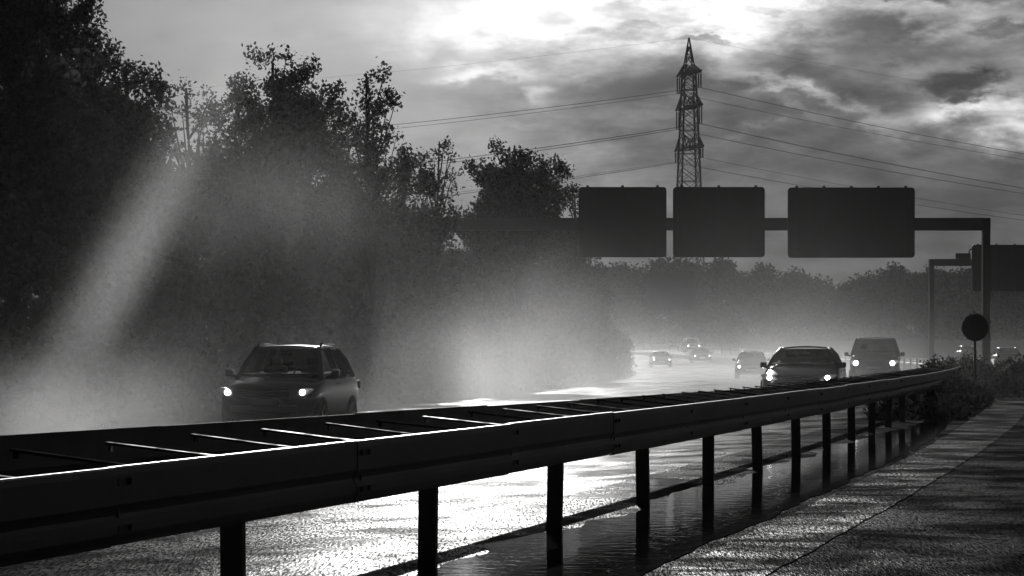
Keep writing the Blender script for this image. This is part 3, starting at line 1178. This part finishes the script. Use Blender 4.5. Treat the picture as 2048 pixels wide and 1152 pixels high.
def make_car(name, kind, paint, lamp_mat=M_LAMP, lights=True):
    S = SPECS[kind]
    M_FRONT = M_GLASS_DARK if kind in ('suv', 'van') else M_GLASS_CLEAR
    M_REAR = M_GLASS_CLEAR if kind in ('suv', 'hatch', 'sedan') else M_GLASS_PRIV
    M_GLASS = M_GLASS_CLEAR if kind in ('suv', 'hatch', 'sedan') else M_GLASS_DARK
    P = M_CARS[paint]
    root = empty(name)
    # ---- body shell
    b = MB()
    rings = []
    for y, w, zt, zbt in S['st']:
        mid = zbt + (zt - zbt) * 0.55
        half = [(0, zbt), (w * .80, zbt), (w * .96, zbt + .10), (w, mid), (w * .985, zt - .16), (w * .92, zt - .05), (w * .62, zt + .012), (0, zt + .03)]
        ring = half + [(-x, z) for x, z in reversed(half[1:-1])]
        rings.append([(x, y, z) for x, z in ring])
    n = len(rings[0])
    for r in rings:
        b.v += r
    for i in range(len(rings) - 1):
        for j in range(n):
            b.f.append((i * n + j, i * n + (j + 1) % n, (i + 1) * n + (j + 1) % n, (i + 1) * n + j))
    b.f.append(tuple(range(n - 1, -1, -1)))
    k = (len(rings) - 1) * n
    b.f.append(tuple(range(k, k + n)))
    b.build("body", P, root, smooth=True, subsurf=2)
    ya, za, wa = S['A']
    yt, zt, wt = S['T']
    yr, zr, wr = S['Rr']
    yd, zd, wd = S['D']
    yb = S['B']
    # ---- roof and pillars (one painted frame)
    rf = grid_patch((-wt, yt, zt), (wt, yt, zt), (wr, yr, zr), (-wr, yr, zr), 8, 6, Vector((0, 0, .045)))
    rf.build("roof", P, root, smooth=True, solid=-0.035, subsurf=1)
    pl = MB()
    zbelt = lambda y: float(np.interp(y, [q[0] for q in S['st']], [q[2] for q in S['st']]))
    for sx in (-1, 1):
        pl.tube([(sx * wa, ya, za - .03), (sx * (wa + wt) / 2 * 1.015, (ya + yt) / 2, (za + zt) / 2 + .02), (sx * wt, yt, zt), (sx * wt, (yt + yr) / 2, zt + .005), (sx * wr, yr, zr),
                 (sx * (wr + wd) / 2 * 1.01, (yr + yd) / 2, (zr + zd) / 2 + .03), (sx * wd, yd, zd - .05)], [.045, .04, .042, .04, .048, .055, .06], 8)
        wbelt = (wa + wd) / 2 + .03
        pl.bar((sx * wbelt, yb - .05, zbelt(yb) - .04), (sx * (wt + wr) / 2, yb + .05, zt), .05, .11)
        if kind in ('suv', 'van'):
            y2 = yr - .35
            pl.bar((sx * wbelt, y2 + .12, zbelt(y2) - .04), (sx * wr, y2 + .05, zr), .05, .13)
    pl.build("pillar", P, root, smooth=True)
    # ---- glass
    e = 0.02
    gz_ = lambda a: a
    grid_patch((-wa + e, ya + .01, za), (wa - e, ya + .01, za), (wt - e, yt + .01, zt), (-wt + e, yt + .01, zt), 8, 6, Vector((0, -.07, .02))).build("windscreen", M_FRONT, root, smooth=True)
    grid_patch((wd - e, yd - .01, zd), (-wd + e, yd - .01, zd), (-wr + e, yr, zr), (wr - e, yr, zr), 8, 6, Vector((0, .05, .02))).build("rear_window", M_REAR, root, smooth=True)
    for sx in (-1, 1):
        wm = (wa + wd) / 2 + .025
        zt2 = zt - .01
        wtm = (wt + wr) / 2
        f = MB().add([(sx * wa, ya + .08, za - .02), (sx * wm, yb - .06, zbelt(yb) - .02), (sx * wtm, yb + .03, zt2), (sx * wt, yt + .06, zt2)], [(0, 1, 2, 3)])
        f.build("side_window", M_REAR, root)
        f = MB().add([(sx * wm, yb + .02, zbelt(yb) - .02), (sx * wd, yd - .22, zd - .01), (sx * wr, yr - .04, zt2), (sx * wtm, yb + .10, zt2)], [(0, 1, 2, 3)])
        f.build("side_window", M_REAR, root)
    # ---- cabin
    for sx in (-1, 1):
        q = MB()
        zs_ = zbelt(0)
        q.box((sx * .36, yb - .1, zs_ - .05), (.46, .16, .44))
        q.box((sx * .36, yb - .06, zs_ + .27), (.25, .10, .17))
        q.build("seat", M_SEAT, root, bevel=0.05)
    q = MB().box((0, yr - .05 if kind != 'sedan' else yr + .1, zbelt(yr) - .02), (1.2, .16, .32))
    for sx in (-.36, .36):
        q.box((sx, yr - .05 if kind != 'sedan' else yr + .1, zbelt(yr) + .20), (.24, .09, .12))
    q.build("rear_seat", M_SEAT, root, bevel=0.04)
    MB().box((0, yt - .10, zt - .10), (.24, .035, .07)).bar((0, yt - .09, zt - .07), (0, yt - .02, zt), .02).build("rear_view_mirror", M_PLASTIC, root, bevel=0.012)
    N = 20
    MB().tube([(.36 + .18 * math.cos(2 * math.pi * k / N), ya + .42 - .05 * math.sin(2 * math.pi * k / N), za + .02 + .17 * math.sin(2 * math.pi * k / N)) for k in range(N + 1)], .016, 6, False).build("steering_wheel", M_PLASTIC, root, smooth=True)
    q = MB()
    ys = [ya + .12, ya + .5, yb, yb + .6, yd - .12]
    for k in range(len(ys)):
        zk = zbelt(ys[k]) + .045
        q.v += [(-wa + .06, ys[k], zk), (wa - .06, ys[k], zk)]
    q.f = [(2 * k, 2 * k + 1, 2 * k + 3, 2 * k + 2) for k in range(len(ys) - 1)]
    q.build("deck_cover", M_SEAT, root, solid=0.02)  # dark sheet added over the whole painted deck to hide its bright reflection
    # ---- front details
    lx, lz, lw, lh = S['lamp']
    y0 = S['st'][0][0]
    y1 = S['st'][1][0]
    for sx in (-1, 1):
        hs = MB()
        ring0, ring1 = [], []
        N = 16
        for k in range(N):
            a = 2 * math.pi * k / N
            ring0.append((sx * lx + lw * math.cos(a), y1 - .03 + .16 * max(0, sx * lw * math.cos(a)) , lz + lh * .55 * math.sin(a) + .05 * sx * math.cos(a)))
        hs.v += ring0 + [(x, y + .18, z) for x, y, z in ring0]
        hs.f.append(tuple(range(N)))
        hs.f += [(i, (i + 1) % N, N + (i + 1) % N, N + i) for i in range(N)]
        ho = hs.build("headlight", M_PLASTIC, root, smooth=True)
        if lights:
            ls_ = MB()
            rr_ = lh * .42
            cx_, cy_, cz_ = sx * lx, y1 - .05, lz
            rings_ = []
            for q_ in range(5):
                ph_ = q_ / 4 * math.pi / 2
                rings_.append([(cx_ + rr_ * math.cos(ph_) * math.cos(2 * math.pi * k / 16), cy_ - .06 * math.sin(ph_), cz_ + rr_ * math.cos(ph_) * math.sin(2 * math.pi * k / 16)) for k in range(16)] if q_ < 4 else [(cx_, cy_ - .06, cz_)])
            for rg in rings_[:4]:
                ls_.v += rg
            ls_.v.append(rings_[4][0])
            for q_ in range(3):
                for k in range(16):
                    ls_.f.append((q_ * 16 + k, q_ * 16 + (k + 1) % 16, (q_ + 1) * 16 + (k + 1) % 16, (q_ + 1) * 16 + k))
            for k in range(16):
                ls_.f.append((48 + k, 48 + (k + 1) % 16, 64))
            ls_.build("lamp_lens", lamp_mat, ho, smooth=True)
        # mirrors
        mx, mz, my = S['mirror']
        q = MB().box((sx * (mx + .06), my, mz), (.15, .11, .13)).bar((sx * (mx - .14), my + .03, mz - .08), (sx * (mx + .02), my, mz - .05), .05)
        q.build("wing_mirror", P, root, smooth=False, bevel=.035)
        # tail lamps
        MB().box((sx * (S['st'][-2][1] - .12), S['st'][-2][0] + .05, S['st'][-2][2] - .18), (.26, .12, .15)).build("tail_light", M_TAIL, root, bevel=.03)
        MB().box((sx * (wa + .125), yb - .25, zbelt(yb) - .15), (.03, .2, .03)).build("door_handle", M_CHROME, root, bevel=.01)
    g = MB()
    for k in range(4):
        g.box((0, y0 + .0, lz - .10 + k * .05), (.95, .05, .022))
    g.build("grille", M_PLASTIC, root)
    MB().box((0, y0 - .0, lz - .30), (1.25, .07, .13)).build("bumper_intake", M_PLASTIC, root, bevel=.02)
    MB().box((0, y0 - .035, lz - .18), (.52, .02, .11)).build("number_plate", M_PLATE, root, bevel=.004)
    for sx in (-.25, .25):
        MB().bar((sx - .3, ya + .03, za + .04), (sx + .28, ya - .02, za + .035), .02).build("wiper", M_PLASTIC, root)
    # ---- wheels
    wr_ = S['wheel']
    for yw in S['wb']:
        for sx in (-1, 1):
            wx = sx * (S['st'][4][1] - .10)
            q = MB()
            prof = [(-.11, wr_ * .62), (-.11, wr_ * .92), (-.08, wr_), (.08, wr_), (.11, wr_ * .92), (.11, wr_ * .62)]
            N = 24
            for px_, pr in prof:
                q.v += [(wx + px_, yw + pr * math.cos(2 * math.pi * k / N), wr_ + pr * math.sin(2 * math.pi * k / N)) for k in range(N)]
            for a in range(len(prof) - 1):
                for k in range(N):
                    q.f.append((a * N + k, a * N + (k + 1) % N, (a + 1) * N + (k + 1) % N, (a + 1) * N + k))
            wh = q.build("wheel", M_TYRE, root, smooth=True)
            q = MB().tube([(wx - .07, yw, wr_), (wx + .07, yw, wr_)], wr_ * .22, 12)
            for k in range(5):
                a = 2 * math.pi * k / 5
                q.bar((wx + sx * .06, yw, wr_), (wx + sx * .08, yw + wr_ * .62 * math.cos(a), wr_ + wr_ * .62 * math.sin(a)), .06, .03, (1, 0, 0))
            q.build("rim", M_RIM, wh)
    if S.get('rails'):
        for sx in (-1, 1):
            MB().tube([(sx * (wt + .0), yt + .15, zt + .02), (sx * (wt + .0), yt + .25, zt + .085), (sx * wr, yr - .25, zr + .085), (sx * wr, yr - .1, zr + .02)], .022, 8).build("roof_rail", M_CHROME, root, smooth=True)
    return root


def park(root, px, d, label, cat="car", away=False, dz=0.0, group=None):
    p = spot(px, d, dz)
    t = tan_at(d)
    root.location = p
    root.rotation_euler = (0, 0, -math.atan2(t.x, t.y) + (math.pi if away else 0))
    return tag(root, label, cat, group)


suv = park(make_car("suv", 'suv', 'black'), 582, 66.0, "dark off-road car with roof rails and lit headlights driving through spray alone under the trees")
sedan = park(make_car("saloon_car", 'sedan', 'black'), 1610, 82.0, "low black saloon with glaring headlights right behind the crash barrier")
van = park(make_car("van", 'van', 'dark'), 1750, 125.0, "tall dark people carrier with round mirrors following the black saloon", "van")
hatch = park(make_car("hatchback_car", 'hatch', 'dark'), 1503, 186.0, "small hazy hatchback half hidden behind the black saloon, both lamps lit")
sed2 = make_car("saloon_car", 'sedan', 'grey', M_LAMP_FAR)
park(sed2, 1321, 300.0, "grey saloon in mid-mist with one brighter headlight, alone on the pale road")
c = park(copy_tree(sed2), 1401, 325.0, "hazy saloon directly under the delivery van")
c = park(copy_tree(sed2), 1246, 335.0, "misty car emerging from behind the end of the tree bank")
c = park(copy_tree(sed2), 1500, 290.0, "barely visible car roof above the small hazy hatchback")
v2 = make_car("van", 'van', 'silver', M_LAMP_FAR)
park(v2, 1383, 410.0, "distant pale delivery van with a gleaming flat roof", "van")
c = make_car("hatchback_car", 'hatch', 'dark', M_LAMP_FAR, False)
park(c, 2012, 225.0, "dark car driving away beyond the bush at the hedge end", away=True)
c2 = park(copy_tree(c), 1932, 330.0, "tiny car driving away behind the round sign's pole", away=True)


# ------------------------------------------------------------------ tyre spray and mist hanging over the wet road
def build_haze():
    m, h, out = mat("haze")
    v = h.n('ShaderNodeVolumePrincipled')
    v.inputs['Color'].default_value = (0.98, 0.98, 0.98, 1)
    v.inputs['Anisotropy'].default_value = 0.1
    v.inputs['Density'].default_value = 0.0001
    h.put(out.inputs['Volume'], v.outputs[0])
    b = MB().box((0, 700, 32.5), (2400, 1800, 79.0))
    tag(b.build("haze", m), "thin pale haze in the air over the motorway", "haze", kind='stuff')


build_haze()


def build_spray():
    m, h, out = mat("spray")
    v = h.n('ShaderNodeVolumePrincipled')
    v.inputs['Color'].default_value = (0.98, 0.98, 0.98, 1)
    v.inputs['Anisotropy'].default_value = SPRAY_G
    geo = h.n('ShaderNodeNewGeometry')
    sep = h.n('ShaderNodeSeparateXYZ')
    h.put(sep.inputs[0], geo.outputs['Position'])
    x, y, z = sep.outputs
    u = h.m('SUBTRACT', y, 15.3)
    M = h.m('ADD', h.m('MULTIPLY', u, h.m('ADD', 0.194, h.m('MULTIPLY', u, -0.00034))), -1.22)
    l = h.m('SUBTRACT', x, M)
    rise = h.m('MULTIPLY', h.m('MAXIMUM', h.m('SUBTRACT', y, 285.0), 0.0), 0.0068)
    zz = h.m('MAXIMUM', h.m('ADD', h.m('SUBTRACT', z, rise), 0.3), 0.0)
    stretched = h.n('ShaderNodeMapping')
    stretched.inputs['Scale'].default_value = (1.0, 0.55, 1.0)
    h.put(stretched.inputs['Vector'], geo.outputs['Position'])
    big = h.noise(stretched.outputs[0], 0.19, 4.0, 0.6, 0.5)
    nz = h.ramp(big, 0.34, 0.66, 0.25, 1.85)
    vert = h.m('ADD', h.m('EXPONENT', h.m('MULTIPLY', zz, -1.0 / 1.4)), h.m('MULTIPLY', h.m('EXPONENT', h.m('MULTIPLY', zz, -1.0 / 4.0)), 0.008))
    top = h.ramp(zz, 7.0, 13.0, 1.0, 0.0)
    lat = h.m('MULTIPLY', h.ramp(l, -30.0, -17.0, 0.2, 1.0), h.ramp(l, -7.0, 3.0, 1.0, 0.15))
    dist = h.m('MULTIPLY', h.ramp(y, 46.0, 95.0, 0.0, 1.0), h.ramp(y, 130.0, 280.0, 1.0, 0.28))
    acc = h.m('MULTIPLY', h.m('MULTIPLY', vert, top), h.m('MULTIPLY', lat, dist))
    # single plumes thrown up by the traffic, one shaped as a sunbeam: centre, radii, lean (dx per metre of height), strength
    for (cx, cy, cz, rx, ry, rz, lean, amp) in PLUMES:
        ex = h.m('SUBTRACT', h.m('SUBTRACT', x, cx), h.m('MULTIPLY', h.m('SUBTRACT', z, cz), lean))
        ex = h.m('MULTIPLY', ex, 1 / rx)
        ey = h.m('MULTIPLY', h.m('SUBTRACT', y, cy), 1 / ry)
        ez = h.m('MULTIPLY', h.m('SUBTRACT', z, cz), 1 / rz)
        r2 = h.m('ADD', h.m('MULTIPLY', ex, ex), h.m('ADD', h.m('MULTIPLY', ey, ey), h.m('MULTIPLY', ez, ez)))
        acc = h.m('ADD', acc, h.m('MULTIPLY', h.m('EXPONENT', h.m('MULTIPLY', r2, -1.0)), amp))
    dens = h.m('MULTIPLY', acc, h.m('MULTIPLY', nz, SPRAY_RHO))
    h.put(v.inputs['Density'], dens)
    h.put(out.inputs['Volume'], v.outputs[0])
    m.cycles.volume_step_rate = 1.0
    b = MB().box((5, 260, 6.0), (110, 440, 15.0))
    o = b.build("spray_mist", m)
    tag(o, "pale sunlit spray hanging over the wet motorway", "spray", kind='stuff')


PLUMES = [
    (-7.5, 84, 2.5, 6.5, 13, 4.2, 0.0, 0.10),
    (-7.2, 62, 2.1, 0.30, 3.2, 3.1, 0.55, 5.6),  # light shaft put into the mist's shape: narrow, leaning and denser
    (-5.7, 88, 4.6, 1.9, 11, 1.3, 0.0, 0.9),
    (-7.7, 61, -0.2, 1.5, 4.5, 0.85, 0.3, 13.0),
    (-3.7, 71.5, -0.1, 1.3, 3.0, 0.55, 0.0, 3.0),
    (7.6, 88, 0.0, 1.3, 4.0, 0.5, 0.0, 1.8),
    (13.5, 131, 0.0, 1.4, 5.0, 0.6, 0.0, 1.6),
    (-1.0, 98, 0.5, 2.8, 12, 1.3, 0.2, 2.5),
    (1.4, 118, 2.4, 1.9, 12, 1.6, 0.2, 0.7),
]
SPRAY_G = 0.55
SPRAY_RHO = 0.006
build_spray()
